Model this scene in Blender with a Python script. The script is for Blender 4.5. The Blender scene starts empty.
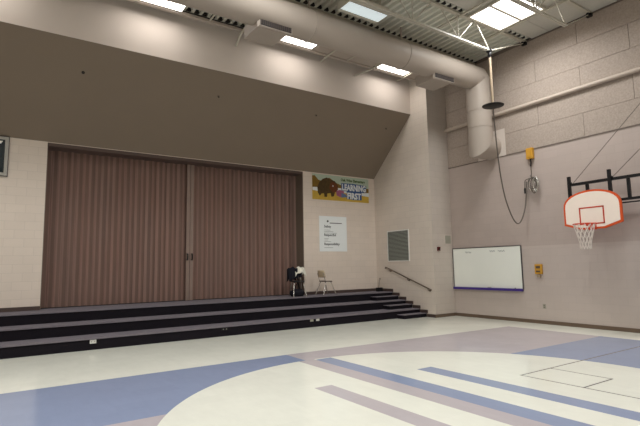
import bpy, math, random
from mathutils import Vector, Matrix
random.seed(4)
sc = bpy.context.scene
COL = sc.collection
PI = math.pi

# ------------------------------------------------------------------ camera
cam_d = bpy.data.cameras.new('camera'); cam = bpy.data.objects.new('camera', cam_d); COL.objects.link(cam)
R_ = Vector((0.83008257, -0.55734913, -0.01802397)); U_ = Vector((-0.04816368, -0.10385824, 0.99342525)); F_ = Vector((0.55555664, 0.82375689, 0.1130549))
M3 = Matrix((R_, U_, -F_)).transposed()
cam.matrix_world = Matrix.Translation((0, 0, 1.6)) @ M3.to_4x4()
cam_d.sensor_width = 36; cam_d.lens = 471.0 / 640 * 36; cam_d.clip_start = 0.05; cam_d.clip_end = 200
sc.camera = cam

# ------------------------------------------------------------------ light and exposure
sc.view_settings.view_transform = 'Standard'; sc.view_settings.look = 'None'
sc.view_settings.gamma = 1; sc.view_settings.exposure = 0.0
w = bpy.data.worlds.new('world'); sc.world = w; w.use_nodes = True
w.node_tree.nodes['Background'].inputs[0].default_value = (0.9, 0.93, 1, 1)
w.node_tree.nodes['Background'].inputs[1].default_value = 0.05
SHELF_LENS = 4.0 
COVE_W = 14.0           # watts of each cove light
       # cove fixtures over the stage front
PANEL_LENS = 3.0
PANEL_W = 82.0         # watts of each big ceiling panel (louvered, so it throws its light downwards)        # big ceiling panels
FIX_LENS = 0.42           # dimmer hanging fixture
try:
    sc.cycles.max_bounces = 8; sc.cycles.diffuse_bounces = 5; sc.cycles.use_denoising = True
    sc.cycles.sample_clamp_indirect = 4
except Exception: pass

# room dimensions
XR, YF, XS, YB, YO = 11.87, 10.10, 10.97, 12.76, 10.813
Y1, Y2, Y3, Z1, Z2, Z3 = 10.752, 11.365, 11.978, .24, .48, .72
ZS, ZT, ZD = 4.69, 6.54, 7.77
TR = .3065
XL, YN = -8.5, -9.0

# ------------------------------------------------------------------ materials
def s2l(c): return tuple(((v/255)/12.92 if v/255 <= .04045 else ((v/255+.055)/1.055)**2.4) for v in c)
class NT:
    def __init__(s, name):
        s.m = bpy.data.materials.new(name); s.m.use_nodes = True; s.t = s.m.node_tree
        s.b = s.t.nodes['Principled BSDF']
    def n(s, t, **k):
        x = s.t.nodes.new(t)
        for a, v in k.items(): setattr(x, a, v)
        return x
    def l(s, a, b): s.t.links.new(a, b)
    def val(s, x, i, v):
        if hasattr(v, 'links'): s.l(v, x.inputs[i])
        else: x.inputs[i].default_value = v
    def math(s, op, a, b=0.0, c=0.0):
        x = s.n('ShaderNodeMath', operation=op); s.val(x, 0, a); s.val(x, 1, b); s.val(x, 2, c); return x.outputs[0]
    def mix(s, f, a, b):
        x = s.n('ShaderNodeMix', data_type='RGBA'); s.val(x, 0, f)
        for i, v in ((6, a), (7, b)):
            if hasattr(v, 'links'): s.l(v, x.inputs[i])
            else: x.inputs[i].default_value = (*v, 1)
        return x.outputs[2]
    def pos(s):
        tc = s.n('ShaderNodeTexCoord'); sp = s.n('ShaderNodeSeparateXYZ'); s.l(tc.outputs['Object'], sp.inputs[0]); return tc.outputs['Object'], sp
    def noise(s, vec, scale, detail=3, rough=.5):
        x = s.n('ShaderNodeTexNoise'); s.l(vec, x.inputs['Vector']); x.inputs['Scale'].default_value = scale
        x.inputs['Detail'].default_value = detail; x.inputs['Roughness'].default_value = rough; return x.outputs['Fac']
    def bump(s, h, strength=.2, dist=.01):
        x = s.n('ShaderNodeBump'); x.inputs['Strength'].default_value = strength; x.inputs['Distance'].default_value = dist
        s.l(h, x.inputs['Height']); s.l(x.outputs[0], s.b.inputs['Normal'])
def mat(name, rgb, rough=.6, metal=0, var=.06, scale=12, spec=.3, emit=None, estr=0, bump=0, bscale=60):
    k = NT(name); vec, sp = k.pos(); c = s2l(rgb)
    nz = k.noise(vec, scale); lo = tuple(v*(1-var) for v in c); hi = tuple(min(1, v*(1+var)) for v in c)
    k.l(k.mix(nz, lo, hi), k.b.inputs['Base Color'])
    k.b.inputs['Roughness'].default_value = rough; k.b.inputs['Metallic'].default_value = metal
    k.b.inputs['Specular IOR Level'].default_value = spec
    if emit is not None:
        k.b.inputs['Emission Color'].default_value = (*emit, 1); k.b.inputs['Emission Strength'].default_value = estr
    if bump: k.bump(k.noise(vec, bscale), bump)
    return k.m
def block_mat(name, rgb, axis, line=.88, rgb_low=None, zcut=2.05):
    """painted concrete block: 40 x 20 cm courses; axis = the horizontal world axis of the wall"""
    k = NT(name); vec, sp = k.pos()
    cb = k.n('ShaderNodeCombineXYZ'); k.l(sp.outputs[axis], cb.inputs[0]); k.l(sp.outputs[2], cb.inputs[1])
    br = k.n('ShaderNodeTexBrick'); k.l(cb.outputs[0], br.inputs['Vector'])
    c = s2l(rgb)
    br.inputs['Scale'].default_value = 1; br.inputs['Brick Width'].default_value = .394; br.inputs['Row Height'].default_value = .197
    br.inputs['Mortar Size'].default_value = .006; br.inputs['Mortar Smooth'].default_value = .4
    br.inputs['Color1'].default_value = (*c, 1); br.inputs['Color2'].default_value = (*[v*.965 for v in c], 1)
    br.inputs['Mortar'].default_value = (*[v*line for v in c], 1)
    nz = k.noise(vec, 1.3, 4); sh = k.math('MULTIPLY_ADD', nz, .14, .93)
    vm = k.n('ShaderNodeVectorMath', operation='SCALE'); k.l(br.outputs['Color'], vm.inputs[0]); k.l(sh, vm.inputs['Scale'])
    out = vm.outputs[0]
    if rgb_low:
        r = [a/b for a, b in zip(s2l(rgb_low), c)]
        m2 = k.n('ShaderNodeVectorMath', operation='MULTIPLY'); k.l(out, m2.inputs[0]); m2.inputs[1].default_value = r
        out = k.mix(k.math('LESS_THAN', sp.outputs[2], zcut), out, m2.outputs[0])
    k.l(out, k.b.inputs['Base Color']); k.b.inputs['Roughness'].default_value = .55; k.b.inputs['Specular IOR Level'].default_value = .25
    inv = k.math('SUBTRACT', 1.0, br.outputs['Fac'])
    h = k.math('ADD', inv, k.math('MULTIPLY', k.noise(vec, 70, 2), .15))
    k.bump(h, .3, .005)
    return k.m
def floor_mat():
    k = NT('gym_tile_floor'); vec, sp = k.pos(); X, Y = sp.outputs[0], sp.outputs[1]
    gt = lambda a, b: k.math('GREATER_THAN', a, b)
    lt = lambda a, b: k.math('LESS_THAN', a, b)
    AND = lambda *a: a[0] if len(a) == 1 else k.math('MULTIPLY', a[0], AND(*a[1:]))
    OR = lambda *a: a[0] if len(a) == 1 else k.math('MAXIMUM', a[0], OR(*a[1:]))
    NOT = lambda a: k.math('SUBTRACT', 1.0, a)
    rng = lambda v, a, b: AND(gt(v, a), lt(v, b))
    dx = k.math('SUBTRACT', X, 4.52); dy = k.math('SUBTRACT', Y, 3.6)
    circ = lt(k.math('ADD', k.math('MULTIPLY', dx, dx), k.math('MULTIPLY', dy, dy)), 3.48**2)
    edge = k.math('SUBTRACT', 7.75, k.math('MAXIMUM', 0.0, k.math('MULTIPLY', k.math('SUBTRACT', X, 4.6), .038)))
    rect = AND(rng(X, -1.75, 10.80), gt(Y, -.6), lt(Y, edge), NOT(circ))
    left = lt(X, 4.42)
    blueq = OR(AND(left, gt(Y, 5.5)), AND(NOT(left), lt(Y, 5.27)))
    blue = OR(AND(rect, blueq), AND(circ, OR(AND(rng(X, 4.59, 4.91), lt(Y, 7.03)), AND(rng(X, 5.39, 5.70), lt(Y, 5.40)))))
    mauve = OR(AND(rect, NOT(blueq)), AND(circ, OR(rng(X, 4.28, 4.59), AND(rng(X, 3.52, 3.80), lt(Y, 5.43)))))
    line = OR(AND(rng(X, 6.25, 6.275), lt(Y, 4.22)), AND(rng(Y, 4.19, 4.215), gt(X, 6.25)),
              AND(rng(Y, 3.305, 3.33), rng(X, 6.25, 7.03)), AND(rng(X, 7.0, 7.025), rng(Y, 3.31, 4.2)))
    fx = k.math('FLOOR', k.math('DIVIDE', X, .2955)); fy = k.math('FLOOR', k.math('DIVIDE', Y, .2955))
    cb = k.n('ShaderNodeCombineXYZ'); k.l(fx, cb.inputs[0]); k.l(fy, cb.inputs[1])
    wn = k.n('ShaderNodeTexWhiteNoise', noise_dimensions='2D'); k.l(cb.outputs[0], wn.inputs['Vector'])
    c = k.mix(blue, s2l((235, 235, 223)), s2l((140, 153, 182)))
    c = k.mix(mauve, c, s2l((188, 180, 184)))
    c = k.mix(line, c, s2l((78, 76, 78)))
    # marbling of the vinyl tiles and a little difference from tile to tile
    mp = k.n('ShaderNodeMapping'); mp.inputs['Scale'].default_value = (1, .35, 1); k.l(vec, mp.inputs[0])
    nz = k.noise(mp.outputs[0], 9, 6, .65)
    nz2 = k.noise(vec, .9, 2)
    f = k.math('ADD', k.math('MULTIPLY_ADD', wn.outputs['Value'], .035, .90), k.math('ADD', k.math('MULTIPLY', nz, .12), k.math('MULTIPLY', nz2, .06)))
    vm = k.n('ShaderNodeVectorMath', operation='SCALE'); k.l(c, vm.inputs[0]); k.l(f, vm.inputs['Scale'])
    k.l(vm.outputs[0], k.b.inputs['Base Color'])
    k.l(k.math('MULTIPLY_ADD', nz2, .12, .10), k.b.inputs['Roughness'])
    k.b.inputs['Specular IOR Level'].default_value = .55
    k.bump(k.noise(vec, 6, 2), .05, .01)
    return k.m
def stripe_mat(name, c1, c2, axis, period, rough=.7):
    k = NT(name); vec, sp = k.pos()
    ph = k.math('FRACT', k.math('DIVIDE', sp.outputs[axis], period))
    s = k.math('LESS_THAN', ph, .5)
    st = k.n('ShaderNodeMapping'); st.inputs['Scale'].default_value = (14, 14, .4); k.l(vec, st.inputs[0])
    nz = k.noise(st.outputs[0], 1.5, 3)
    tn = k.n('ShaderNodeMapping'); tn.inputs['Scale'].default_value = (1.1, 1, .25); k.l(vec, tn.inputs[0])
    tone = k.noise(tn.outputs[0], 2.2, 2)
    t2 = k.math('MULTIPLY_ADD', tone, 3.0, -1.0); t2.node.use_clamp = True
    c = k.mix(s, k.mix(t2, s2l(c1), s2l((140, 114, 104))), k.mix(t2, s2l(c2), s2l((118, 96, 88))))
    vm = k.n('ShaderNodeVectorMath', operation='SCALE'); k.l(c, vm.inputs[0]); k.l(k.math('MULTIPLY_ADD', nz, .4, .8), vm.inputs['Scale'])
    k.l(vm.outputs[0], k.b.inputs['Base Color']); k.b.inputs['Roughness'].default_value = rough; k.b.inputs['Specular IOR Level'].default_value = .2
    return k.m
def carpet_mat(name, rgb):
    k = NT(name); vec, sp = k.pos(); c = s2l(rgb)
    k.l(k.mix(k.noise(vec, 55, 4, .7), tuple(v*.6 for v in c), tuple(v*1.4 for v in c)), k.b.inputs['Base Color'])
    k.b.inputs['Roughness'].default_value = .95; k.b.inputs['Specular IOR Level'].default_value = .08
    k.bump(k.noise(vec, 160, 2), .5, .01); return k.m

M = dict(
    floor=floor_mat(),
    back=block_mat('cream_block_back', (224, 210, 197), 0),
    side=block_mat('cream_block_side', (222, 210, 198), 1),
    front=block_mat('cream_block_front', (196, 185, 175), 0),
    right=block_mat('mauve_block_right', (182, 167, 159), 1, .93, (192, 179, 171)),
    plain=block_mat('plain_block_far', (205, 195, 185), 1),
    acoustic=mat('acoustic_block_panel', (166, 152, 141), .9, var=.30, scale=26, bump=.5, bscale=40),
    joint=mat('block_joint_grey', (120, 108, 100), .9),
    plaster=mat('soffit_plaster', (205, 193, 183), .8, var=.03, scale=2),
    slope=mat('sloped_soffit_shaded', (136, 122, 107), .85, var=.04, scale=1.5),  # soffit colour darkened to carry the shade of the underside
    deck=mat('painted_steel_deck', (205, 204, 192), .5, var=.04, scale=3),
    cpanel=mat('flat_ceiling_panel', (190, 186, 176), .8, var=.08, scale=20),
    steel=mat('cream_painted_steel', (186, 180, 166), .45, var=.03, scale=4),
    duct=mat('painted_duct_metal', (168, 156, 145), .5, var=.04, scale=3),
    dark=mat('dark_slot', (38, 34, 32), .7),
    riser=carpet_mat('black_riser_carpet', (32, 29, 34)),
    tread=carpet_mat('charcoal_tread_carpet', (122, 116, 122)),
    brownbase=mat('brown_rubber_base', (105, 88, 74), .5),
    darkbase=mat('dark_brown_base', (80, 66, 62), .5),
    jamb=mat('taupe_jamb_paint', (118, 104, 92), .6),
    header=mat('dark_taupe_header', (92, 76, 70), .6),
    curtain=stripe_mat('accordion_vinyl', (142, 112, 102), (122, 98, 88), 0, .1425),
    polem=mat('beige_pole_paint', (160, 142, 120), .5),
    pipem=mat('wall_pipe_paint', (184, 169, 156), .6),
    post=mat('partition_lead_post', (140, 120, 110), .5, var=.1, scale=6),
    black=mat('black_metal', (24, 22, 23), .4),
    blackp=mat('black_plastic', (22, 20, 22), .5),
    blackf=mat('black_fabric', (26, 26, 34), .95, var=.3, scale=30),
    whitef=mat('white_cloth', (225, 222, 208), .9, var=.05),
    white=mat('white_enamel', (232, 230, 224), .35, var=.02),
    wboard=mat('whiteboard_face', (238, 240, 232), .22, var=.02, scale=3, spec=.5),
    scrib=mat('faded_marker', (165, 168, 168), .6),
    alu=mat('dark_aluminium', (82, 78, 78), .4),
    purple=mat('purple_tray', (70, 52, 130), .4),
    orange=mat('orange_trim_paint', (214, 84, 34), .5, var=.05),
    redline=mat('red_target_paint', (196, 66, 42), .5, var=.05),
    board=mat('backboard_white', (248, 232, 218), .4, var=.02),
    rim=mat('orange_rim_steel', (205, 66, 34), .4),
    net=mat('white_net_cord', (225, 215, 205), .8),
    yellow=mat('yellow_box_paint', (200, 148, 52), .5, var=.1),
    red=mat('red_plastic', (88, 20, 18), .4),
    grille=mat('grey_louver_metal', (146, 149, 140), .5),
    gap=mat('louver_gap', (56, 56, 52), .8),
    plate=mat('grey_cover_plate', (160, 158, 144), .5),
    lplate=mat('light_outlet_plate', (215, 213, 208), .5),
    chrome=mat('brushed_chrome', (200, 196, 188), .25, metal=.8),
    tan=mat('tan_plastic_shell', (196, 176, 146), .5),
    seat=mat('dark_seat_plastic', (92, 78, 66), .5),
    rail=mat('bronze_handrail', (110, 96, 84), .35, metal=.4),
    cord=mat('grey_cable_rubber', (104, 96, 88), .6),
    screen=mat('dark_teal_screen', (14, 30, 34), .25, spec=.5),
    silver=mat('silver_frame', (168, 164, 156), .35, metal=.3),
    lens=mat('cove_lens', (250, 248, 244), .4, emit=(1, .95, .88), estr=SHELF_LENS),
    plens=mat('panel_lens', (250, 250, 248), .4, emit=(1, .97, .92), estr=PANEL_LENS),
    flens=mat('fixture_lens', (230, 238, 238), .4, emit=(.8, .95, 1), estr=FIX_LENS),
    paper=mat('white_poster', (236, 240, 240), .6, var=.02),
    ink=mat('black_ink', (40, 42, 44), .7),
    greyink=mat('grey_ink', (150, 154, 154), .7),
    b_sky=mat('banner_sky', (182, 196, 178), .5), b_mtn=mat('banner_mountain', (128, 98, 34), .5, var=.3, scale=8),
    b_gold=mat('banner_gold', (198, 164, 66), .5, var=.2, scale=6), b_brown=mat('banner_dark_brown', (78, 60, 30), .6, var=.55, scale=14),
    b_face=mat('banner_red_brown', (104, 58, 28), .6, var=.3, scale=20), b_navy=mat('banner_navy', (50, 84, 138), .5),
    b_white=mat('banner_white', (226, 230, 230), .5), b_green=mat('banner_green', (66, 92, 26), .5), b_pink=mat('banner_pink', (160, 92, 120), .5, var=.3, scale=20),
    b_blue=mat('banner_blue_grey', (96, 116, 150), .5),
)

# ------------------------------------------------------------------ mesh helpers
class MB:
    def __init__(s): s.v = []; s.f = []; s.mi = []; s.sm = []; s.cur = 0; s.smooth = False
    def add(s, vs, fs, smooth=None):
        o = len(s.v); s.v += [tuple(v) for v in vs]
        for f in fs: s.f.append([i+o for i in f]); s.mi.append(s.cur); s.sm.append(s.smooth if smooth is None else smooth)
        return s
    def box(s, x0, x1, y0, y1, z0, z1):
        x0, x1 = sorted((x0, x1)); y0, y1 = sorted((y0, y1)); z0, z1 = sorted((z0, z1))
        return s.add([(x0,y0,z0),(x1,y0,z0),(x1,y1,z0),(x0,y1,z0),(x0,y0,z1),(x1,y0,z1),(x1,y1,z1),(x0,y1,z1)],
              [(0,3,2,1),(4,5,6,7),(0,1,5,4),(1,2,6,5),(2,3,7,6),(3,0,4,7)])
    def bar(s, a, b, wd, ht=None):
        """square bar between two points"""
        a, b = Vector(a), Vector(b); d = (b-a).normalized(); up = Vector((0,0,1)) if abs(d.z) < .95 else Vector((0,1,0))
        r = d.cross(up).normalized()*wd/2; u = r.cross(d).normalized()*(ht or wd)/2
        return s.add([a-r-u, a+r-u, a+r+u, a-r+u, b-r-u, b+r-u, b+r+u, b-r+u], [(0,1,2,3),(4,7,6,5),(0,4,5,1),(1,5,6,2),(2,6,7,3),(3,7,4,0)])
    def tube(s, pts, r, n=10, caps=True):
        pts = [Vector(p) for p in pts]; rs = r if isinstance(r, (list, tuple)) else [r]*len(pts)
        vs, fs = [], []; nrm = None
        for i, p in enumerate(pts):
            t = (pts[min(i+1, len(pts)-1)]-pts[max(i-1, 0)]).normalized()
            if nrm is None: nrm = t.orthogonal().normalized()
            nrm = (nrm - t*nrm.dot(t)); nrm = nrm.normalized() if nrm.length > 1e-6 else t.orthogonal().normalized()
            b = t.cross(nrm)
            for k in range(n):
                a = 2*PI*k/n; vs.append(p+(nrm*math.cos(a)+b*math.sin(a))*rs[i])
        for i in range(len(pts)-1):
            for k in range(n): fs.append((i*n+k, i*n+(k+1) % n, (i+1)*n+(k+1) % n, (i+1)*n+k))
        s.add(vs, fs, True)
        if caps:
            m = len(vs); s.add([vs[i] for i in range(n)], [tuple(reversed(range(n)))], False); s.add(vs[-n:], [tuple(range(n))], False)
        return s
    def ring(s, c, R, r, n=32, k=8, axis='z'):
        vs, fs = [], []
        for i in range(n):
            a = 2*PI*i/n
            for j in range(k):
                b = 2*PI*j/k; q = (R+r*math.cos(b))
                p = (q*math.cos(a), q*math.sin(a), r*math.sin(b))
                if axis == 'x': p = (p[2], p[0], p[1])
                vs.append((c[0]+p[0], c[1]+p[1], c[2]+p[2]))
        for i in range(n):
            for j in range(k): fs.append((i*k+j, i*k+(j+1) % k, ((i+1) % n)*k+(j+1) % k, ((i+1) % n)*k+j))
        return s.add(vs, fs, True)
    def lathe(s, c, prof, n=28):
        vs, fs = [], []
        for i in range(n):
            a = 2*PI*i/n
            for (r, z) in prof: vs.append((c[0]+r*math.cos(a), c[1]+r*math.sin(a), c[2]+z))
        m = len(prof)
        for i in range(n):
            for j in range(m-1): fs.append((i*m+j, ((i+1) % n)*m+j, ((i+1) % n)*m+j+1, i*m+j+1))
        return s.add(vs, fs, True)
    def prism(s, poly, ext, fn):
        """poly of (a,b); fn(a,b,t)->xyz for t in ext"""
        n = len(poly); vs = [fn(a, b, ext[0]) for a, b in poly]+[fn(a, b, ext[1]) for a, b in poly]
        fs = [tuple(range(n)), tuple(reversed(range(n, 2*n)))]+[(i, n+i, n+(i+1) % n, (i+1) % n) for i in range(n)]
        return s.add(vs, fs)
    def build(s, name, mats, parent=None, bevel=0, label=None):
        me = bpy.data.meshes.new(name); me.from_pydata(s.v, [], s.f)
        for m in (mats if isinstance(mats, (list, tuple)) else [mats]): me.materials.append(m)
        for p, mi, sm in zip(me.polygons, s.mi, s.sm): p.material_index = mi; p.use_smooth = sm
        import bmesh
        bm = bmesh.new(); bm.from_mesh(me); bmesh.ops.recalc_face_normals(bm, faces=bm.faces); bm.to_mesh(me); bm.free()
        o = bpy.data.objects.new(name, me); COL.objects.link(o)
        if parent:
            o.parent = parent; o.matrix_parent_inverse = Matrix.Translation(-Vector(parent.location)) if False else Matrix.Identity(4)
            if parent.type == 'EMPTY' and 'org' in parent: o.location = -Vector(parent['org'])
        if bevel:
            b = o.modifiers.new('bevel', 'BEVEL'); b.width = bevel; b.segments = 2; b.limit_method = 'ANGLE'
        if label: o['label'] = label
        return o
def P_yz(a, b, t): return (t, a, b)      # polygon in y,z extruded along x
def P_xz(a, b, t): return (a, t, b)      # polygon in x,z extruded along y
def tag(o, label, cat, group=None, kind=None):
    if label: o['label'] = label
    if cat: o['category'] = cat
    if group: o['group'] = group
    if kind: o['kind'] = kind
    return o
def thing(name, loc, label, cat, group=None, rz=0):
    """Empty at the base of a thing; parts are modelled in coordinates local to it"""
    o = bpy.data.objects.new(name, None); COL.objects.link(o); o.empty_display_size = .1
    o.location = loc; o.rotation_euler = (0, 0, rz); return tag(o, label, cat, group)
def structure(o): o['kind'] = 'structure'; return o
def kids(o): return [c for c in COL.objects if c.parent == o]
def dup(root, loc, label, group=None, rz=None):
    def cp(o, par):
        c = o.copy(); COL.objects.link(c)
        if par: c.parent = par
        for ch in kids(o): cp(ch, c)
        return c
    r = cp(root, None); r.location = loc; r['label'] = label
    if group: r['group'] = group
    if rz is not None: r.rotation_euler = (0, 0, rz)
    return r
def text_part(name, body, size, width, mats, parent, fn, depth=.003, bold=0.0, label=None):
    """text turned into a mesh; fn maps local (a,b,t) to xyz; a centred, width fitted"""
    cu = bpy.data.curves.new(name, 'FONT'); cu.body = body; cu.size = size; cu.align_x = 'CENTER'; cu.extrude = depth; cu.offset = bold; cu.resolution_u = 2
    o = bpy.data.objects.new(name, cu); COL.objects.link(o); bpy.context.view_layer.update()
    me = bpy.data.meshes.new_from_object(o.evaluated_get(bpy.context.evaluated_depsgraph_get()))
    COL.objects.unlink(o); bpy.data.objects.remove(o)
    xs = [v.co.x for v in me.vertices]; w0 = max(xs)-min(xs); k = width/w0 if width else 1; cx = (max(xs)+min(xs))/2
    for v in me.vertices: v.co = fn((v.co.x-cx)*k, v.co.y, v.co.z)
    me.materials.clear(); me.materials.append(mats)
    q = bpy.data.objects.new(name, me); COL.objects.link(q); q.parent = parent
    if label: q['label'] = label
    return q

# ================================================================== STRUCTURE
structure(MB().box(XL-.3, XR+.3, YN-.3, Y1+2.5, -.15, 0).build('floor', M['floor']))
# back wall with the wide opening of the folding partition
m = MB(); OX0, OX1, OZ1 = .775, 7.955, 4.64
m.box(XL, OX0, YB, YB+.56, 0, 5.2); m.box(OX1, XS+.1, YB, YB+.56, 0, 5.2); m.box(OX0, OX1, YB, YB+.56, OZ1, 5.2); m.box(OX0, OX1, YB, YB+.56, 0, Z3-.03)
structure(m.build('wall_back', M['back']))
m = MB(); m.box(OX1-.02, OX1, YB-.012, YB+.55, Z3, OZ1); m.box(OX0, OX0+.015, YB+.02, YB+.55, Z3, OZ1)
structure(m.build('trim_1', M['jamb']))
structure(MB().box(OX0, OX1, YB-.01, YB+.55, OZ1-.05, OZ1+.03).build('trim_2', M['header']))
structure(MB().box(OX0, OX1, YB-.003, YB+.56, Z3-.03, Z3+.0).build('trim_5', M['tread']))
# soffit wedge over the stage
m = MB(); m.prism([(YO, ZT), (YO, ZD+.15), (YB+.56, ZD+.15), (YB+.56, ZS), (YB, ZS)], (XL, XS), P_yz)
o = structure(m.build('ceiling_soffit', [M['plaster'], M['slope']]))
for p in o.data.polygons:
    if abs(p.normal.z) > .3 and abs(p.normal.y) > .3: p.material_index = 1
# block pier between stage and right wall
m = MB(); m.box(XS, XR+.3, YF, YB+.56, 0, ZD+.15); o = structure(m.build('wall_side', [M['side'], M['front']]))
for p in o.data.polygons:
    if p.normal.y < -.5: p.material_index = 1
m = MB(); m.box(XR, XR+.3, YN, YF, 0, 4.675); structure(m.build('wall_right', M['right']))
# upper right wall: large textured blocks
m = MB(); m.box(XR+.012, XR+.3, YN, YF, 4.675, ZD+.15); m.cur = 1
z = 4.695
for r in range(5):
    z1 = 4.69+(r+1)*.604; y = 5.77+2.34*4+(0 if r % 2 == 0 else 1.17)
    while y > YN:
        a, b = max(y-2.34+.004, YN), min(y-.004, YF)
        if b > a: m.box(XR-.012, XR+.02, a, b, z, min(z1-.004, ZD+.1))
        y -= 2.34
    z = z1+.004
structure(m.build('wall_right_upper', [M['joint'], M['acoustic']]))
structure(MB().box(XR-.014, XR+.02, YN, YF, 4.662, 4.690).build('trim_3', M['joint']))
# far walls behind and left of the camera
structure(MB().box(XL-.3, XL, YN, YB+.56, 0, ZD+.15).build('wall_left', M['plain']))
structure(MB().box(XL-.3, XR+.3, YN-.3, YN, 0, ZD+.15).build('wall_front', M['plain']))
# brown rubber bases
structure(MB().box(XR-.012, XR, YN, YF-.01, 0, .094).build('baseboard_right', M['brownbase']))
structure(MB().box(XS-.01, XR, YF-.012, YF, 0, .094).build('baseboard_front', M['brownbase']))
m = MB(); m.box(XL, OX0, YB-.012, YB, Z3, Z3+.094); m.box(OX1, XS, YB-.012, YB, Z3, Z3+.094); structure(m.build('baseboard_back', M['darkbase']))
m = MB(); lv = [(YF-.0, Y1-TR, 0), (Y1-TR, Y1, Z1/2), (Y1, Y2-TR, Z1), (Y2-TR, Y2, Z1+.12), (Y2, Y3-TR, Z2), (Y3-TR, Y3, Z2+.12), (Y3, YB, Z3)]
for a, b, zz in lv: m.box(XS-.012, XS, a-(.0 if zz == 0 else .03), b, zz, zz+.094)
structure(m.build('baseboard_side', M['darkbase']))
# corrugated deck over the strip next to the stage, flat panels over the rest
m = MB(); pitch = .2; x = XL; prof = []
while x < XR+.3:
    prof += [(x, ZD), (x+.075, ZD), (x+.10, ZD+.075), (x+.175, ZD+.075)]; x += pitch
n = len(prof)
vs = [(a, 7.00, b) for a, b in prof]+[(a, YB, b) for a, b in prof]
m.add(vs, [(i, i+1, n+i+1, n+i) for i in range(n-1)])
m.box(XL, XR+.3, 6.98, YB+.3, ZD+.11, ZD+.2)
structure(m.build('ceiling', M['deck']))
m = MB(); x = XL
while x < XR:
    for yc in (7.06, 8.79, 10.56): m.prism([(x+.078, ZD+.002), (x+.100, ZD+.072), (x+.175, ZD+.072), (x+.198, ZD+.002)], (yc, yc+.06), P_xz)
    x += pitch
m.box(XL, XS, 10.64, YO, ZD-.05, ZD-.002)
structure(m.build('flute_shade', M['dark']))  # dark blocks and strip standing in for shade inside the flutes
m = MB(); yy = YN
while yy < 6.98:
    y2 = min(yy+1.72, 6.98) if yy+1.72 < 6.8 else 6.98
    m.box(XL, XR+.3, yy+.006, y2-.006, ZD-.005, ZD+.2); yy = y2
structure(m.build('ceiling_panels', M['cpanel']))

# ================================================================== STAGE STEPS
st = thing('stage_steps', (0, 0, 0), 'black carpeted stage platform with three long wide steps', 'stage steps')
XE = XS-.001
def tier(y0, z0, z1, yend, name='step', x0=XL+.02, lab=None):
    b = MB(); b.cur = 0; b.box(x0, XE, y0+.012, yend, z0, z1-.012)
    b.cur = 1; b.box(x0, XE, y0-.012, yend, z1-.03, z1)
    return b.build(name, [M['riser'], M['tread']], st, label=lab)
tier(Y1, 0, Z1, Y2+.1); tier(Y2, Z1, Z2, Y3+.1); tier(Y3, Z2, Z3, YB-.004, 'platform')
for yy, zz, xx in ((Y1-TR, 0, 10.30), (Y2-TR, Z1, 9.72), (Y3-TR, Z2, 9.30)):
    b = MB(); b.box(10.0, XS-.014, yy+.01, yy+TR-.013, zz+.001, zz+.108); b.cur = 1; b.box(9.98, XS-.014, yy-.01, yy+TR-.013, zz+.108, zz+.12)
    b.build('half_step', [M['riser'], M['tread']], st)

# outlet plates in the bottom riser
def plate(x, z, label, w_=.11, h=.07, mt='lplate', dark=False):
    o = thing('outlet_plate', (x, Y1+.006, z), label, 'outlet', 'outlets in the bottom step')
    MB().box(-w_/2, w_/2, -.006, .004, -h/2, h/2).build('cover_plate', M[mt], o)
    for q in (-1, 1): MB().box(q*w_/4-.009, q*w_/4+.009, -.008, -.006, -.010, .010).build('socket', M['plate'], o)
plate(1.62, .165, 'pale outlet plate in the bottom step nearest the left edge of the photo', .12, .075)
plate(4.47, .165, 'dark outlet plate in the bottom step below the partition centre', .16, .06, 'blackp', True)
plate(6.93, .185, 'greyer left plate of the outlet pair below the black chair', .10, .07, 'plate')
plate(7.12, .19, 'whiter right plate of the outlet pair below the black chair', .10, .07, 'lplate')

# ================================================================== ACCORDION PARTITION
pt = thing('accordion_partition', (4.385, 13.17, Z3), 'closed brown accordion folding partition across the stage opening', 'partition')
def pleats(x0, x1):
    b = MB(); b.smooth = False; n = max(2, round((x1-x0)/.1425)); dx = (x1-x0)/n; pts = []
    for i in range(n):
        a = x0+i*dx
        y0, y1 = (.0, .07) if i % 2 == 0 else (.07, .0)
        pts += [(a, y0), (a+dx*.5, (y0+y1)/2+.004), (a+dx*.93, y1), (a+dx*.97, y1+.012)]
    pts.append((x1, 0))
    z0, z1 = .02, OZ1-.04-Z3; k = len(pts)
    b.add([(a, y, z0) for a, y in pts]+[(a, y, z1) for a, y in pts], [(i, i+1, k+i+1, k+i) for i in range(k-1)])
    b.add([(a, y+.05, z0) for a, y in pts]+[(a, y+.05, z1) for a, y in pts], [(i, i+1, k+i+1, k+i) for i in range(k-1)])
    return b
xl, xr = OX0-4.385+.015, OX1-4.385-.015
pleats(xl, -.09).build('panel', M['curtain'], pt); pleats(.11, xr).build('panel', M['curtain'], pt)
for a, b_ in ((-.09, .005), (.015, .11)):
    MB().box(a, b_, -.03, .07, .01, OZ1-.05-Z3).build('lead_post', M['post'], pt, bevel=.006)
for a in (-.065, .07):
    b = MB(); b.tube([(a, -.03, 1.14), (a, -.075, 1.15), (a, -.085, 1.22), (a, -.075, 1.29), (a, -.03, 1.30)], .02, 8); b.build('handle', M['black'], pt)
MB().box(xl, xr, -.04, .09, OZ1-.045-Z3, OZ1-.02-Z3-.0).build('track', M['dark'], pt)
MB().box(xl, xr, .0, .06, .001, .02).build('bottom_sweep', M['dark'], pt)

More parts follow.
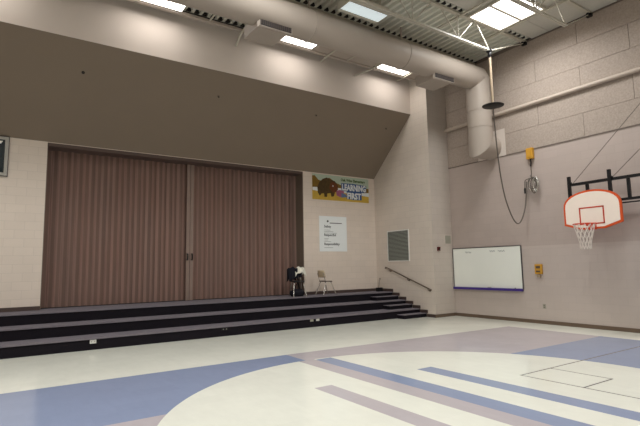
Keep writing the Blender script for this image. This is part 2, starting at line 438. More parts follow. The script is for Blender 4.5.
# ================================================================== DUCT
DY, DZ, DR, DXE = 8.45, 7.0, .345, 11.36
du = thing('air_duct', (0, 0, 0), 'large round painted air duct along the stage front, turning down at the right wall', 'duct')
b = MB(); b.tube([(XL, DY, DZ), (DXE-.12, DY, DZ)], DR, 36, False)
b.build('duct_run', M['duct'], du)
b = MB(); b.tube([(DXE-.12, DY, DZ), (DXE-.03, DY, DZ+.005), (DXE+.015, DY, DZ-.04), (DXE+.02, DY, DZ-.2)], DR, 36, False)
b.build('elbow', M['duct'], du)
b = MB(); b.tube([(DXE+.02, DY, DZ-.15), (DXE+.02, DY, 5.5)], DR, 36, False)
# mitred lower end turning into the wall
n = 36; top = []; bot = []
for k in range(n):
    a = 2*PI*k/n; top.append((DXE+.02+DR*math.cos(a), DY+DR*math.sin(a), 5.5)); zz = 4.62+(math.cos(a)+1)*.36
    bot.append((DXE+.02+DR*math.cos(a), DY+DR*math.sin(a), zz))
b.add(top+bot, [(k, (k+1) % n, n+(k+1) % n, n+k) for k in range(n)], True)
b.build('riser_duct', M['duct'], du)
b = MB(); vs = []
for k in range(n):
    a = 2*PI*k/n; vs.append((DXE+.02+DR*math.cos(a), DY+DR*math.sin(a), 4.62+(math.cos(a)+1)*.36))
for k in range(n):
    a = 2*PI*k/n; vs.append((XR-.012, DY+DR*math.sin(a), 4.98+DR*math.cos(a)*1.0))
b.add(vs, [(k, (k+1) % n, n+(k+1) % n, n+k) for k in range(n)], True); b.build('wall_outlet', M['duct'], du)
MB().box(XR-.022, XR-.0, 7.98, 8.93, 4.68, 5.47).build('wall_flange', M['plaster'], du)
for x, s_ in ((5.5, 1), (8.35, 1), (2.4, 1), (-.8, 1)):
    b = MB(); b.ring((x, DY, DZ), DR+.004, .008, 36, 6, 'x'); b.bar((x, DY-.0, DZ+DR), (x, DY, ZD+.02), .03, .03); b.build('hanger', M['duct'], du)
for zz in (6.0, 5.5): MB().ring((DXE+.02, DY, zz), DR+.002, .007, 36, 6).build('duct_seam', M['duct'], du)
MB().tube([(10.98, 10.09, 7.41), (11.86, 10.09, 7.41)], .03, 10).build('wall_brace', M['duct'], du)
# supply registers saddled on the lower side of the duct
def register(x, label):
    o = MB().box(-.46, .24, 0.02, .66, .03, .30).build('register_box', M['duct'], du); o.location = (x, 8.30, 6.52)
    MB().box(-.43, .35, -.012, .04, .05, .21).build('grille_frame', M['duct'], o)
    b = MB(); b.box(-.41, .33, -.024, -.014, .07, .19); b.cur = 1
    for i in range(16): b.box(-.40+i*.046, -.394+i*.046, -.03, -.02, .08, .18)
    b.build('grille', [M['dark'], M['header']], o)
register(4.60, 'square air register box under the duct, left of the middle cove light')
register(9.80, 'square air register box under the duct near the right end pier')

# ================================================================== COVE LIGHT SHELF
sh = thing('light_rail', (0, 0, 0), 'long pale metal rail carrying cove lights between duct and soffit wall', 'light rail')
ZL = 7.58
b = MB(); b.box(XL, XR, 10.42, 10.52, ZL-.03, ZL+.03); b.build('rail', M['duct'], sh)
for x, x2, z2 in ((-1.6, -1.6, -.25), (.75, .75, -.27), (4.76, 4.76, -.28), (7.4, 7.42, -.05), (9.05, 8.62, -.24), (10.35, 10.40, .0)):
    MB().bar((x, 10.05, ZL-.02), (x, 10.5, ZL-.045), .045, .03).build('cross_strut', M['steel'], sh)
    MB().bar((x, 10.5, ZL-.045), (x2, YO, ZL+z2), .045, .03).build('bracket', M['steel'], sh)
for x in (-1.0, 3.9, 8.1):
    MB().bar((x, 10.02, ZL-.01), (x, 10.46, ZL-.01), .04, .02).build('cross_strut', M['steel'], sh)
MB().box(4.72, 4.84, 10.02, 10.07, ZL-.12, ZL+.10).build('end_plate', M['steel'], sh)
def closed(x0, x1): MB().box(x0, x1, 10.02, 10.44, ZL+.0, ZL+.03).build('filler_panel', M['duct'], sh)
closed(6.90, 9.03); closed(-.1, 2.1); closed(10.3, XS-.02)
def cove(x, label, first=None):
    la = bpy.data.lights.new('cove_lamp', 'AREA'); la.shape = 'RECTANGLE'; la.size = 1.08; la.size_y = .35; la.energy = COVE_W; la.color = (1, .97, .94)
    lo = bpy.data.objects.new('cove_lamp', la); COL.objects.link(lo); lo.location = (x, 10.2, ZL-.015)
    if first: return dup(first, (x, 10.2, ZL), label)
    o = thing('cove_light', (x, 10.2, ZL), label, 'ceiling light', 'cove lights along the soffit wall')
    b = MB(); b.box(-.55, .55, -.2, .195, .02, .09); b.box(-.55, .55, -.2, -.185, -.01, .02); b.box(-.55, .55, .18, .195, -.01, .02); b.build('housing', M['white'], o)
    MB().box(-.545, .545, -.183, .178, -.004, .018).build('lens', M['lens'], o)
    MB().bar((0, -.19, -.012), (0, .0, -.012), .015, .01).build('clip', M['steel'], o)
    return o
c0 = cove(2.66, 'leftmost lit cove light strip at the top edge of the photo')
cove(6.27, 'middle lit cove light strip beside the left duct register', c0)
cove(9.74, 'rightmost lit cove light strip beside the block pier', c0)
cove(-.72, 'lit cove light strip just beyond the top left corner of the photo', c0)
cove(-4.1, 'farthest left lit cove light strip outside the photo', c0)

# ================================================================== ROOF TRUSSES
def truss(y, xa, xend, label):
    o = thing('roof_truss', (xend, y, 7.08), label, 'roof truss', 'roof trusses'); X0 = xa-xend
    for s_ in (-1, 1):
        pass
    MB().box(X0, 0, -.045, -.008, -.02, .02).build('bottom_chord', M['steel'], o)
    MB().box(X0, 0, .008, .045, -.02, .02).build('bottom_chord', M['steel'], o)
    MB().box(X0, XR-xend, -.05, .05, ZD-7.08-.055, ZD-7.08-.008).build('top_chord', M['steel'], o)
    h = ZD-7.08-.05; x = -.55+.0
    b = MB(); b.tube([(0, 0, 0), (-.5, 0, h)], .016, 6); b.build('web', M['steel'], o)
    b = MB(); b.tube([(0, 0, 0), (XR-xend-.12, 0, h-.05)], .014, 6); b.build('web', M['steel'], o)
    x = -1.2
    while x > X0+.9:
        for dx in (.62, 0, -.62):
            b = MB(); b.tube([(x, 0, 0), (x+dx, 0, h)], .015, 6); b.build('web', M['steel'], o)
        x -= 1.55
    if y > 6: MB().box(-.07, .03, -.05, .05, -.05, .05).build('end_gusset', M['black'], o)
    b = MB(); b.box(XR-xend-.1, XR-xend, -.06, .06, h-.08, h); b.box(XR-xend-.16, XR-xend-.1, -.02, .02, h-.05, h-.01); b.build('wall_seat', M['black'], o)
    return o
truss(7.17, 0, 10.22, 'pale steel roof truss whose end carries the black disc pole')
truss(5.40, 0, 10.66, 'pale steel roof truss passing beside the big white light panel, nearer the camera')
b = MB(); b.box(XL, XR, 8.86, 8.95, ZD-.14, ZD-.01); o = b.build('roof_beam', M['steel']); tag(o, 'pale steel beam under the deck just above the round duct', 'beam')
# cross rails framing the bright panel
for i, x in enumerate((9.10, 10.68)):
    o = MB().box(x-.025, x+.025, 4.3, 7.85, ZD-.10, ZD-.06).build('cross_rail', M['steel'])
    tag(o, ['thin pale ceiling rail left of the big white light panel', 'thin pale ceiling rail right of the big white light panel'][i], 'rail', 'ceiling rails beside the light panel')

# ================================================================== CEILING LIGHT PANELS
def lpanel(x, y, label, first=None):
    la = bpy.data.lights.new('panel_lamp', 'AREA'); la.shape = 'SQUARE'; la.size = 1.2; la.energy = PANEL_W*((2.3 if x < 0 else 1.55) if y > 6 else .66); la.spread = math.radians(160); la.color = (.97, .99, .985)
    lo = bpy.data.objects.new('panel_lamp', la); COL.objects.link(lo); lo.location = (x, y, ZD-.085)
    if first: return dup(first, (x, y, ZD-.05), label)
    o = thing('ceiling_light_panel', (x, y, ZD-.05), label, 'ceiling light', 'big ceiling light panels')
    b = MB()
    for s_ in (-1, 1): b.box(-.66, .66, s_*.60, s_*.65, -.03, .04); b.box(s_*.61, s_*.66, -.60, .60, -.03, .04)
    b.box(-.61, .61, -.028, .028, -.03, .04); b.box(-.61, .61, -.6, .6, .02, .04); b.build('frame', M['steel'], o)
    MB().box(-.61, .61, -.6, -.02, -.012, .018).build('lens', M['plens'], o); MB().box(-.61, .61, .02, .6, -.012, .018).build('lens', M['plens'], o)
    return o
p0 = lpanel(9.98, 6.475, 'big white double light panel in the ceiling above the right wall')
for x, y in ((-1.3, 6.475), (4.0, 6.475), (5.4, 2.3), (9.6, 2.3), (1.0, 2.3), (-3.6, 4.5), (-3.6, 0), (1.0, -2.2), (5.4, -2.2), (9.6, -2.2), (1.0, -6.2), (5.4, -6.2)):  # first two, out of view, are added to brighten left wall and stage
    lpanel(x, y, 'unseen big white double light panel in the ceiling out of view', p0)
# hanging narrow fixture
o = thing('hanging_light', (6.55, 7.78, 7.34), 'narrow bluish white box light hanging above the duct', 'ceiling light')
b = MB(); b.box(-.57, .57, -.22, .25, .02, .14); b.box(-.57, .57, .16, .25, -.03, .02); b.box(-.57, .57, -.22, -.19, -.03, .02); b.box(.55, .57, -.19, .16, -.03, .02); b.box(-.57, -.55, -.19, .16, -.03, .02); b.build('housing', M['steel'], o)
MB().box(-.55, .55, -.19, .16, -.022, .018).build('lens', M['flens'], o)
for x in (-.5, .5):
    MB().bar((x, 0, .11), (x, 0, ZD-7.35+.01), .02).build('hanging_rod', M['steel'], o)

# ================================================================== RIGHT WALL PIPE
pp = thing('wall_pipe', (XR-.07, 0, 5.92), 'horizontal painted pipe along the upper right block wall', 'pipe')
MB().tube([(0, YN, 0), (0, YF, 0)], .055, 16).build('pipe', M['pipem'], pp)
for y in (9.8, 6.9, 4.4, 1.4): MB().box(-.03, .083, y-.02, y+.02, .02, .06).build('bracket', M['joint'], pp)

# ================================================================== POLE, DISC AND CABLE
pd = thing('disc_pole', (10.22, 7.17, 7.06), 'pale pole with a round black disc at its foot hanging from the truss end', 'hanging pole')
MB().lathe((0, 0, 0), [(0, 0), (.05, -.01), (.05, -.12), (.03, -.15), (.03, -.2)], 12).build('ceiling_mount', M['blackp'], pd)
MB().tube([(0, 0, -.18), (.01, 0, -1.42)], .033, 12).build('pole', M['polem'], pd)
b = MB(); b.lathe((.01, 0, -1.45), [(0, .05), (.05, .045), (.06, .02), (.22, .012), (.27, 0), (.26, -.012), (.06, -.01), (0, -.012)], 36); b.build('disc', M['blackp'], pd)
# cable from the disc, hanging in a loop to the wall hook
def cat(pts, n=8):
    """smooth Catmull-Rom through points"""
    P = [Vector(p) for p in pts]; P = [P[0]*2-P[1]]+P+[P[-1]*2-P[-2]]; out = []
    for i in range(1, len(P)-2):
        for k in range(n):
            t = k/n; out.append(.5*((2*P[i])+(P[i+1]-P[i-1])*t+(2*P[i-1]-5*P[i]+4*P[i+1]-P[i+2])*t*t+(3*P[i]-P[i-1]-3*P[i+1]+P[i+2])*t**3))
    return out+[P[-2]]
b = MB(); b.tube(cat([(10.23, 7.17, 5.585), (10.30, 7.20, 4.95), (10.55, 7.31, 3.95), (10.85, 7.40, 3.26), (11.2, 7.44, 2.75), (11.45, 7.44, 2.66), (11.62, 7.39, 2.95), (11.74, 7.37, 3.4), (11.77, 7.36, 3.80)]), .016, 8)
o = b.build('hanging_cable', M['cord']); tag(o, 'long grey cable looping from the black disc to the wall hook', 'cable')
yb = thing('cable_box', (XR, 7.22, 4.41), 'yellow box on the block wall seam with a short cord below', 'electrical box')
MB().box(-.11, -.013, -.095, .095, 0, .30).build('box', M['yellow'], yb, bevel=.008)
MB().box(-.12, -.11, -.05, .05, .05, .25).build('cover', M['yellow'], yb)
MB().tube([(-.06, 0, 0), (-.06, -.01, -.1), (-.055, .01, -.2)], .018, 8).build('plug', M['blackp'], yb)
MB().tube([(-.055, .01, -.2), (-.06, .0, -.35), (-.07, 0, -.48)], .011, 8).build('cord', M['cord'], yb)
cc = thing('cable_coil', (11.79, 7.20, 3.88), 'bundle of coiled grey cable hanging on the wall below the yellow box', 'cable')
for i, (dy, hh, ww, ph) in enumerate(((0, .36, .10, 0), (-.06, .42, .09, .5), (-.12, .34, .085, 1), (-.03, .30, .12, .3), (-.13, .40, .06, .8))):
    pts = [(-.02-.012*i, dy+ww*math.sin(a)-.0, -hh/2+hh/2*math.cos(a)) for a in [2*PI*k/20+ph*.1 for k in range(21)]]
    b = MB(); b.tube(pts, .014, 8, False); b.build('loop', M['cord'] if i % 2 else M['chrome'], cc)
b = MB(); b.tube(cat([(-.03, .0, 0), (-.03, .12, -.02), (-.03, .19, -.06), (-.03, .21, -.25)]), .012, 8); b.build('cord_end', M['cord'], cc)
MB().tube([(-.03, .21, -.25), (-.03, .21, -.27), (-.03, .21, -.40)], [.014, .026, .024], 10).build('connector', M['blackp'], cc)
MB().tube([(.07, 0, .03), (-.05, 0, .03), (-.07, 0, .07)], .012, 8).build('hook', M['chrome'], cc)

# ================================================================== BASKETBALL GOAL
bg = thing('basketball_goal', (XR, 5.49, 2.4), 'fan shaped white basketball backboard with orange trim on black wall frame', 'basketball hoop')
BX = 11.30-XR; zb = -2.4
def fan(ins):
    pts = []; hw = .65-ins
    # lower edge, then sides, then arched top
    pts += [(-.26+ins*.2, 2.35+ins), (.26-ins*.2, 2.35+ins), (hw, 2.47+ins*.9), (hw, 2.90-ins*.2)]
    a0 = (hw, 2.90-ins*.2); ztop = 3.27-ins
    for i in range(1, 16):
        t = i/16; y = hw*math.cos(PI*t); pts.append((y, 2.90-ins*.2+(ztop-2.90+ins*.2)*math.sin(PI*t)**.9))
    pts += [(-hw, 2.90-ins*.2), (-hw, 2.47+ins*.9)]
    return pts
f1 = lambda a, b_, t: (t, a, b_+zb)
MB().prism(fan(0), (BX, BX+.05), f1).build('board', M['orange'], bg, bevel=.004, label='orange rimmed board edge and back')
MB().prism(fan(.045), (BX-.004, BX+.01), f1).build('board_face', M['board'], bg)
b = MB(); t = .022
for (a0, a1, c0_, c1) in ((-.28, .28, 2.46, 2.46+.03), (-.28, .28, 2.87-.03, 2.87), (-.28, -.25, 2.46, 2.87), (.25, .28, 2.46, 2.87)):
    b.box(BX-.008, BX-.002, a0, a1, c0_+zb, c1+zb)
b.build('target_square', M['redline'], bg)
RC = (BX-.38, .0, 2.455+zb)
MB().ring(RC, .225, .010, 40, 8).build('rim', M['rim'], bg)
b = MB(); b.bar((BX-.005, -.07, RC[2]-.02), (BX-.17, -.06, RC[2]-.005), .012, .05); b.bar((BX-.005, .07, RC[2]-.02), (BX-.17, .06, RC[2]-.005), .012, .05); b.box(BX-.012, BX, -.09, .09, RC[2]-.12, RC[2]+.04); b.build('rim_bracket', M['rim'], bg)
b = MB(); NS_ = 12
def npt(i, lev):
    L = [(.222, -.01), (.195, -.12), (.165, -.23), (.135, -.35), (.115, -.47), (.115, -.57)][lev]
    a = 2*PI*(i+(lev % 2)*.5)/NS_; return (RC[0]+L[0]*math.cos(a), RC[1]+L[0]*math.sin(a), RC[2]+L[1])
for lev in range(5):
    for i in range(NS_):
        b.tube([npt(i, lev), npt(i, lev+1)], .0065, 5, False)
        b.tube([npt(i, lev), npt(i-1 if lev % 2 == 0 else i+1, lev+1)], .0065, 5, False)
b.build('net', M['net'], bg)
# black pipe frame: two long rails that run on to the right, uprights and struts to the wall
FX = 11.42-XR
MB().bar((FX, .50, 3.46+zb), (FX, -2.6, 3.46+zb), .065).build('frame_rail', M['black'], bg)
MB().bar((FX, .55, 2.97+zb), (FX, -2.6, 2.97+zb), .055).build('frame_rail', M['black'], bg)
MB().bar((FX+.33, -.3, 2.93+zb), (FX+.33, -2.6, 2.93+zb), .03).build('frame_rail', M['black'], bg)
for y, z0, z1 in ((.50, 2.6, 3.66), (-.42, 2.6, 3.68)):
    MB().bar((FX-.05, y, z0+zb), (FX-.05, y, z1+zb), .065).build('upright', M['black'], bg)
for y in (.12, -.77, -1.7, -2.5):
    MB().bar((FX+.03, y, 2.97+zb), (FX+.03, y, 3.46+zb), .06).build('strut', M['black'], bg)
for y in (-1.7, -2.5):
    for zz in (2.97, 3.46): MB().bar((FX, y, zz+zb), (-.0, y, zz+zb), .05).build('wall_arm', M['black'], bg)
MB().box(-.03, 0, -2.62, -1.55, 2.9+zb, 3.6+zb).build('wall_plate', M['black'], bg)
for y in (.47, -.46):
    MB().tube([(FX-.02, y-.01, 3.49+zb), (FX-.02, y+.05, 3.53+zb)], .03, 8).build('cable_clamp', M['black'], bg)
MB().tube([(FX, .43, 3.50+zb), (-.02, -2.1, 6.22+zb)], .007, 6).build('stay_wire', M['cord'], bg)
MB().tube([(FX, -.46, 3.50+zb), (-.02, -2.9, 5.85+zb)], .007, 6).build('stay_wire', M['cord'], bg)

# ================================================================== WHITEBOARD
wb = thing('whiteboard', (XR, 8.89, .88), 'wide wall mounted whiteboard with purple lower rail beside the corner pier', 'whiteboard')
hw, hh = 1.17, 1.19
MB().box(-.03, -.008, -hw, hw, 0, hh).build('writing_surface', M['wboard'], wb)
b = MB(); b.box(-.038, -.006, -hw-.012, hw+.012, hh, hh+.022); b.box(-.038, -.006, -hw-.022, -hw, 0, hh); b.box(-.038, -.006, hw, hw+.016, 0, hh); b.build('frame', M['alu'], wb)
MB().box(-.09, -.006, -hw-.01, hw+.01, -.05, .02).build('tray', M['purple'], wb, bevel=.004)
b = MB()
for y0, n_, z0 in ((.70, 5, 1.07), (-.18, 4, 1.08), (-.46, 5, 1.075)):
    pts = []
    for i in range(n_*6+1):
        t = i/6; pts.append((-.0315, y0-t*.045, z0+.022*math.sin(t*5.1+y0)+.012*math.sin(t*11)))
    MB().tube(pts, .0055, 5).build('faded_writing', M['scrib'], wb)
o = thing('whiteboard_eraser', (XR-.065, 8.76, .901), 'small white eraser on the middle of the purple whiteboard rail', 'eraser')
MB().box(-.022, .022, -.05, .05, 0, .02).build('felt', M['greyink'], o); MB().box(-.022, .022, -.05, .05, .02, .04).build('grip', M['white'], o, bevel=.004)
o = thing('whiteboard_marker', (XR-.06, 7.87, .910), 'white marker lying at the right end of the whiteboard rail', 'marker')
MB().tube([(0, -.05, 0), (0, .04, 0)], .010, 8).build('barrel', M['white'], o); MB().tube([(0, .04, 0), (0, .07, 0)], .0105, 8).build('cap', M['blackp'], o)

# small wall fittings
o = thing('pull_station', (XR, 7.22, 1.30), 'small yellow wall box with dark windows right of the whiteboard', 'alarm box')
MB().box(-.06, 0, -.10, .10, 0, .26).build('box', M['yellow'], o, bevel=.008)
b = MB(); b.box(-.068, -.06, -.06, .06, .15, .21); b.box(-.068, -.06, -.06, .06, .05, .09); b.build('cover', M['seat'], o); MB().box(-.05, 0, -.04, .05, -.09, -.012).build('tab', M['polem'], o)
o = thing('wall_outlet', (XR, 7.15, .40), 'small pale wall outlet low under the yellow alarm box', 'outlet')
MB().box(-.008, 0, -.04, .04, 0, .12).build('cover_plate', M['plate'], o); 
for q in (.02, .07): MB().box(-.012, -.008, -.016, .016, q, q+.03).build('socket', M['joint'], o)
o = thing('control_plate', (11.66, YF, 2.25), 'square grey control plate on the corner pier above the fire strobe', 'control plate')
MB().box(-.12, .12, -.02, 0, 0, .25).build('cover_plate', M['plate'], o, bevel=.004); MB().box(-.15, .15, -.008, 0, -.03, .28).build('back_plate', M['plaster'], o)
MB().box(-.05, .05, -.024, -.02, .08, .17).build('keypad', M['plate'], o)
o = thing('fire_alarm', (11.2, YF, 2.02), 'small dark red fire alarm on the corner pier', 'fire alarm')
MB().box(-.05, .06, -.05, 0, 0, .12).build('body', M['red'], o, bevel=.006); MB().box(-.03, .03, -.06, -.05, .02, .07).build('strobe', M['dark'], o)
MB().box(.05, .09, -.03, 0, .03, .08).build('side_lens', M['white'], o)
# louvered vent
o = thing('wall_vent', (XS, 11.625, 1.755), 'grey louvered return vent in a pale frame above the handrail', 'vent')
b = MB(); W_, H_ = .49, .98
b.box(-.02, 0, -W_-.03, W_+.03, -.03, .0); b.box(-.02, 0, -W_-.03, W_+.03, H_, H_+.03); b.box(-.02, 0, -W_-.03, -W_, 0, H_); b.box(-.02, 0, W_, W_+.03, 0, H_); b.build('frame', M['white'], o)
b = MB(); b.box(-.004, 0, -W_, W_, 0, H_); b.cur = 1
for i in range(22):
    z0 = .012+i*.044; b.add([(-.004, -W_, z0+.022), (-.018, -W_, z0), (-.018, W_, z0), (-.004, W_, z0+.022), (-.004, -W_, z0+.03), (-.018, -W_, z0+.008), (-.018, W_, z0+.008), (-.004, W_, z0+.03)],
     [(0,1,2,3),(7,6,5,4),(0,4,5,1),(1,5,6,2),(2,6,7,3),(3,7,4,0)])
b.build('louvers', [M['gap'], M['grille']], o)
# handrail
o = thing('handrail', (XS, 11.2, 0), 'sloped bronze metal handrail on the side wall above the half steps', 'handrail')
A, B = (-.09, 12.10-11.2, 1.51), (-.09, 10.15-11.2, .83)
b = MB(); b.tube(cat([(-.01, A[1]+.14, A[2]), (-.07, A[1]+.13, A[2]), (-.09, A[1]+.06, A[2]), A, (A[0], (A[1]+B[1])/2, (A[2]+B[2])/2), B], 6), .021, 10); b.build('rail', M['rail'], o)
for t in (.04, .48, .93):
    y, z = A[1]+(B[1]-A[1])*t, A[2]+(B[2]-A[2])*t
    b = MB(); b.tube([(-.09, y, z-.015), (-.09, y, z-.05), (-.06, y, z-.07), (0, y, z-.07)], .012, 8); b.tube([(-.012, y, z-.07), (0, y, z-.07)], .035, 12); b.build('bracket', M['rail'], o)
# small floor box with a bent wand at the stage end
o = thing('floor_box', (10.78, 12.42, Z3), 'small black box with a thin bent wand at the right end of the stage', 'box')
MB().box(-.11, .09, -.07, .07, 0, .13).build('body', M['blackp'], o, bevel=.01)
b = MB(); b.tube(cat([(-.04, 0, .12), (.0, .02, .25), (.03, .03, .40), (.06, .03, .45), (.08, .02, .40)]), .009, 8); b.build('wand', M['rail'], o)
# eye hooks in the sloped soffit
nrm = Vector((0, -.689, -.725))
for i, (x, y, z) in enumerate([(1.31, 11.35, 6.03), (4.49, 11.31, 6.07), (7.54, 11.30, 6.07), (10.29, 11.29, 6.09)]):
    t = (y-YO)/(YB-YO); z = ZT+(ZS-ZT)*t
    o = thing('ceiling_hook', (x, y, z), ['leftmost small dark hook in the sloped soffit', 'second small dark hook from the left in the sloped soffit', 'third small dark hook from the left in the sloped soffit', 'rightmost small dark hook in the sloped soffit near the pier'][i], 'hook', 'hooks in the sloped soffit')
    MB().tube([(0, 0, 0), tuple(nrm*.012)], .035, 12).build('base_plate', M['dark' if i == 0 else 'jamb'], o)
    MB().tube([tuple(nrm*.012), tuple(nrm*.05)], .012, 8).build('eye', M['dark'], o)

# ================================================================== WALL SCREEN AT LEFT
o = thing('wall_screen', (-.62, YB, 3.78), 'dark teal framed screen on the back wall at the left edge', 'screen')
x0, x1, z1 = -.62, .62, .90
b = MB(); b.box(x0, x1, -.06, 0, 0, .07); b.box(x0, x1, -.06, 0, z1-.07, z1); b.box(x0, x0+.07, -.06, 0, .07, z1-.07); b.box(x1-.07, x1, -.06, 0, .07, z1-.07); b.build('frame', M['silver'], o, bevel=.006)
b = MB(); b.box(x0-.012, x1+.012, -.05, 0, -.014, 0); b.box(x0-.012, x1+.012, -.05, 0, z1, z1+.014); b.box(x1, x1+.012, -.05, 0, 0, z1); b.box(x0-.012, x0, -.05, 0, 0, z1); b.build('edge_trim', M['alu'], o)
MB().box(x0+.07, x1-.07, -.045, -.002, .07, z1-.07).build('panel', M['screen'], o)
b = MB(); b.add([(x1-.21, -.048, z1-.16), (x1-.15, -.048, z1-.17), (x1-.11, -.048, z1-.10), (x1-.19, -.048, z1-.10)], [(0, 1, 2, 3)]); b.build('white_mark', M['white'], o)

# ================================================================== BANNER
bn = thing('mascot_banner', (9.505, YB, 3.80), 'landscape school banner reading LEARNING FIRST under the soffit', 'banner')
W2, H2 = 1.19, .85
L = lambda d: (lambda a, b_, t: (a, -d-(0 if t is None else t), b_))
def flat(name, poly, d, mt, label=None):
    return MB().prism(poly, (-d, -d+.003), P_xz).build(name, M[mt], bn, label=label)
MB().box(-W2, W2, -.010, -.001, 0, H2).build('sheet', M['b_gold'], bn)
flat('sky', [(-W2, .42), (W2, .42), (W2, H2), (-W2, H2)], .0125, 'b_sky')
def mtn(pts): return [(-W2, .34)]+pts+[(W2, .34)]
flat('mountains', mtn([(-W2, .78), (-1.1, .80), (-.95, .66), (-.78, .62), (-.6, .74), (-.5, .76), (-.2, .60), (.05, .52), (.3, .56), (.6, .50), (1.0, .52), (W2, .50)]), .0155, 'b_mtn')
flat('snow_field', [(-W2, .30), (-1.0, .28), (-.3, .34), (.2, .28), (W2, .22), (W2, .36), (.9, .34), (.5, .42), (-.1, .44), (-W2, .40)], .0185, 'b_white')
bis = [(-.98, .22), (-1.0, .42), (-.92, .58), (-.78, .70), (-.62, .76), (-.45, .70), (-.28, .66), (-.16, .52), (-.16, .38), (-.28, .30), (-.34, .14), (-.44, .12), (-.46, .24), (-.60, .22), (-.62, .10), (-.72, .10), (-.74, .22), (-.84, .20), (-.9, .12)]
flat('bison_body', bis, .0215, 'b_brown')
flat('bison_head', [(-.52, .40), (-.48, .58), (-.36, .64), (-.22, .56), (-.16, .42), (-.24, .30), (-.38, .26)], .0245, 'b_face')
flat('bison_eye', [(-.37+.018*math.cos(a), .49+.028*math.sin(a)) for a in [k*PI/4 for k in range(8)]], .0275, 'b_white')
flat('flowers', [(-.22, .18), (-.24, .34), (-.08, .38), (.10, .34), (.06, .16), (-.08, .13)], .0215, 'b_pink')
flat('flowers', [(-.02, .12), (-.02, .28), (.16, .24), (.22, .15)], .0245, 'b_blue')
fnt = lambda cx, cz, d: (lambda a, b_, t: (cx+a, -d-t, cz+b_))
flat('title_shadow', [(-.01, .36), (-.02, .62), (.5, .63), (1.08, .60), (1.08, .38), (.86, .34), (.86, .08), (.5, .07), (.21, .09), (.21, .35)], .0225, 'b_navy')
text_part('title_text', 'LEARNING', .29, 1.04, M['b_white'], bn, fnt(.53, .385, .027), .002, .012)
text_part('title_text', 'FIRST', .29, .60, M['b_white'], bn, fnt(.53, .10, .027), .002, .012)
text_part('school_text', 'Oak Wise Elementary', .13, 1.06, M['b_green'], bn, fnt(.50, .69, .0165), .002, .005)
MB().prism([(.0, .67), (1.08, .66), (1.08, .82), (.0, .83)], (-.0160, -.0130), P_xz).build('sky_panel', M['b_sky'], bn)

# ================================================================== POSTER
po = thing('rules_poster', (9.12, YB, 2.09), 'white rules poster with bold headings on the wall below the banner', 'poster')
MB().box(-.56, .56, -.010, -.001, 0, 1.17).build('sheet', M['paper'], po)
def left_text(body, size, width, x, z, mt, name='heading'):
    text_part(name, body, size, width, M[mt], po, fnt(x+width/2, z, .0125), .001, .002)
left_text('Safety', .11, .28, -.37, .79, 'ink'); left_text('Respectful', .11, .47, -.37, .51, 'ink'); left_text('Responsibility', .11, .62, -.37, .21, 'ink')
for x0, x1, z in ((-.37, -.12, .70), (-.37, .0, .65), (-.37, .14, .60), (-.37, -.2, .42), (-.37, -.22, .37), (-.37, -.1, .32), (-.37, -.02, .12)): MB().box(x0, x1, -.0125, -.0095, z, z+.012).build('fine_print', M['greyink'], po)
MB().box(-.14, .36, -.0125, -.0095, .93, .955).build('header_line', M['alu'], po)
b = MB(); b.prism([(-.22+.036*math.cos(k*PI/5), 1.0+.034*math.sin(k*PI/5)) for k in range(10)], (-.0125, -.0095), P_xz); b.build('round_mark', M['ink'], po)

# ================================================================== CHAIRS ON THE STAGE
def metal_chair(name, loc, rz, label, legm, seatm, backm, H=.45, wd=.40, splay=.07, backw=.40):
    """faces +x locally"""
    o = thing(name, loc, label, 'chair', None, rz); hw = wd/2
    b = MB(); n_ = 8; vs = []; fs = []
    for i in range(n_+1):
        for j in range(n_+1):
            u, v = i/n_*2-1, j/n_*2-1; rr_ = 1-.06*(u*u*v*v)*2
            vs.append((u*hw*rr_, v*hw*rr_, H-.012*(1-u*u)*(1-v*v)-(.02*max(0, u-.6)/.4)))
    k = n_+1
    for i in range(n_):
        for j in range(n_): fs.append((i*k+j, (i+1)*k+j, (i+1)*k+j+1, i*k+j+1))
    b.add(vs, fs, True); so = b.build('seat', M[seatm], o); md = so.modifiers.new('thickness', 'SOLIDIFY'); md.thickness = .03
    b = MB(); vs = []; fs = []
    for i in range(9):
        for j in range(6):
            v, t = i/8*2-1, j/5; rnd = 1-.12*max(0, t-.7)/.3
            vs.append((-hw-.02-.06*t+.05*v*v, v*backw/2*rnd, H+.10+.22*t))
    for i in range(8):
        for j in range(5): fs.append((i*6+j, (i+1)*6+j, (i+1)*6+j+1, i*6+j+1))
    b.add(vs, fs, True); so = b.build('backrest', M[backm], o); md = so.modifiers.new('thickness', 'SOLIDIFY'); md.thickness = .02
    for sy in (-1, 1):
        MB().tube([(-hw*.7, sy*hw*.8, H-.03), (-hw-.0, sy*hw*.85, H+.1), (-hw-.04, sy*hw*.85, H+.24)], .011, 8).build('back_support', M[legm], o)
        for sx in (-1, 1):
            b = MB(); b.tube([(sx*hw*.55, sy*hw*.75, H-.025), (sx*(hw+splay), sy*(hw+splay*.3), .008)], .014, 8); b.tube([(sx*(hw+splay), sy*(hw+splay*.3), .001), (sx*(hw+splay), sy*(hw+splay*.3), .02)], .018, 8)
            b.build('leg', M[legm], o)
    b = MB()
    for sy in (-1, 1): b.bar((-hw*.7, sy*hw*.75, H-.03), (hw*.7, sy*hw*.75, H-.03), .018)
    b.build('seat_frame', M[legm], o)
    return o
metal_chair('stacking_chair', (8.50, 12.36, Z3), .12, 'tan backed metal chair standing alone on the stage in front of the block wall', 'chrome', 'seat', 'tan', .44, .34, .09, .34)
metal_chair('stacking_chair', (7.47, 12.36, Z3), -1.8, 'black chair with pale legs before the partition jamb, draped with clothes', 'chrome', 'blackp', 'blackf', .47, .38, .04, .40)
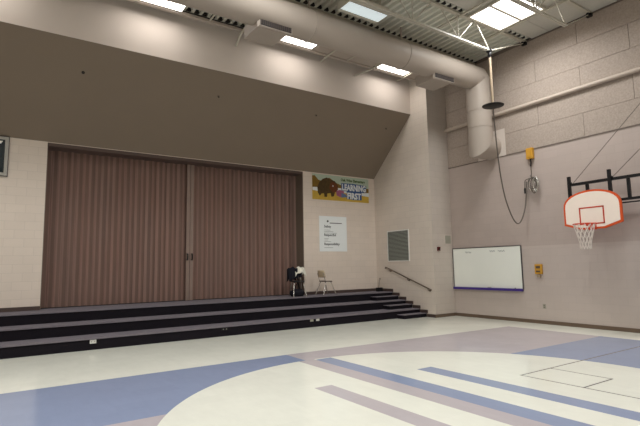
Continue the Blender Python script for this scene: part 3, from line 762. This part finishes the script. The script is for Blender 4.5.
# jacket and cloth: draped lumpy sheets
def drape(name, c, w_, d, hgt, rz, mt, label, cat_, seed, arch=.10):
    rnd = random.Random(seed); b = MB(); vs = []; fs = []; nu, nv = 16, 14
    for i in range(nu+1):
        u = i/nu*2-1
        for j in range(nv+1):
            v = j/nv*2-1                                   # front to back over the chair top
            t = abs(v); drop = hgt*max(0, t-.18)/.82*(1+.12*math.sin(u*3+v*2+seed))
            x = (v*d*.55 if t < .3 else math.copysign(d*.165+d*.35*((t-.3)/.7)**.7, v))+.012*math.sin(u*9+seed)
            y = u*w_/2*(1+.10*t*math.sin(v*4+seed)); z = -drop+.018*math.sin(u*7+v*3+seed)-arch*u*u*.6
            vs.append((x, y, z))
    k = nv+1
    for i in range(nu):
        for j in range(nv): fs.append((i*k+j, (i+1)*k+j, (i+1)*k+j+1, i*k+j+1))
    b.add(vs, fs, True); o = b.build(name, M[mt]); o.location = c; o.rotation_euler = (0, 0, rz)
    md = o.modifiers.new('thickness', 'SOLIDIFY'); md.thickness = .018
    return tag(o, label, cat_)
ca, sa = math.cos(-1.8), math.sin(-1.8)
bx, by = 7.47+ca*(-.25), 12.36+sa*(-.25)
drape('jacket', (bx-.085, by, Z3+.86), .32, .20, .34, -1.8, 'blackf', 'black jacket draped over the back of the chair by the partition', 'jacket', 1)
drape('white_cloth', (bx+.15, by-.02, Z3+.885), .36, .30, .20, -1.8, 'whitef', 'white cloth draped over the back of the black chair', 'cloth', 3)
o = thing('black_bag', (7.45, 12.34, Z3), 'black bag lying on the stage under the draped chair', 'bag')
b = MB(); n_ = 14; vs = []; fs = []
for i in range(n_):
    for j in range(7):
        a = 2*PI*i/n_; t = j/6; r = (.75+.25*math.sin(PI*t))*(1 if t < .95 else .6); vs.append((.25*r*math.cos(a)*(1+.08*math.sin(3*a)), .17*r*math.sin(a), .003+.21*t+.012*math.sin(2*a)*t))
for i in range(n_):
    for j in range(6): fs.append((i*7+j, ((i+1) % n_)*7+j, ((i+1) % n_)*7+j+1, i*7+j+1))
fs.append(tuple(i*7 for i in range(n_))); fs.append(tuple(reversed([i*7+6 for i in range(n_)])))
b.add(vs, fs, True); b.build('bag_body', M['blackf'], o)
MB().tube(cat([(-.1, 0, .13), (-.05, .02, .30), (.02, 0, .40), (.05, 0, .3), (.08, 0, .13)]), .014, 8).build('strap', M['blackf'], o)
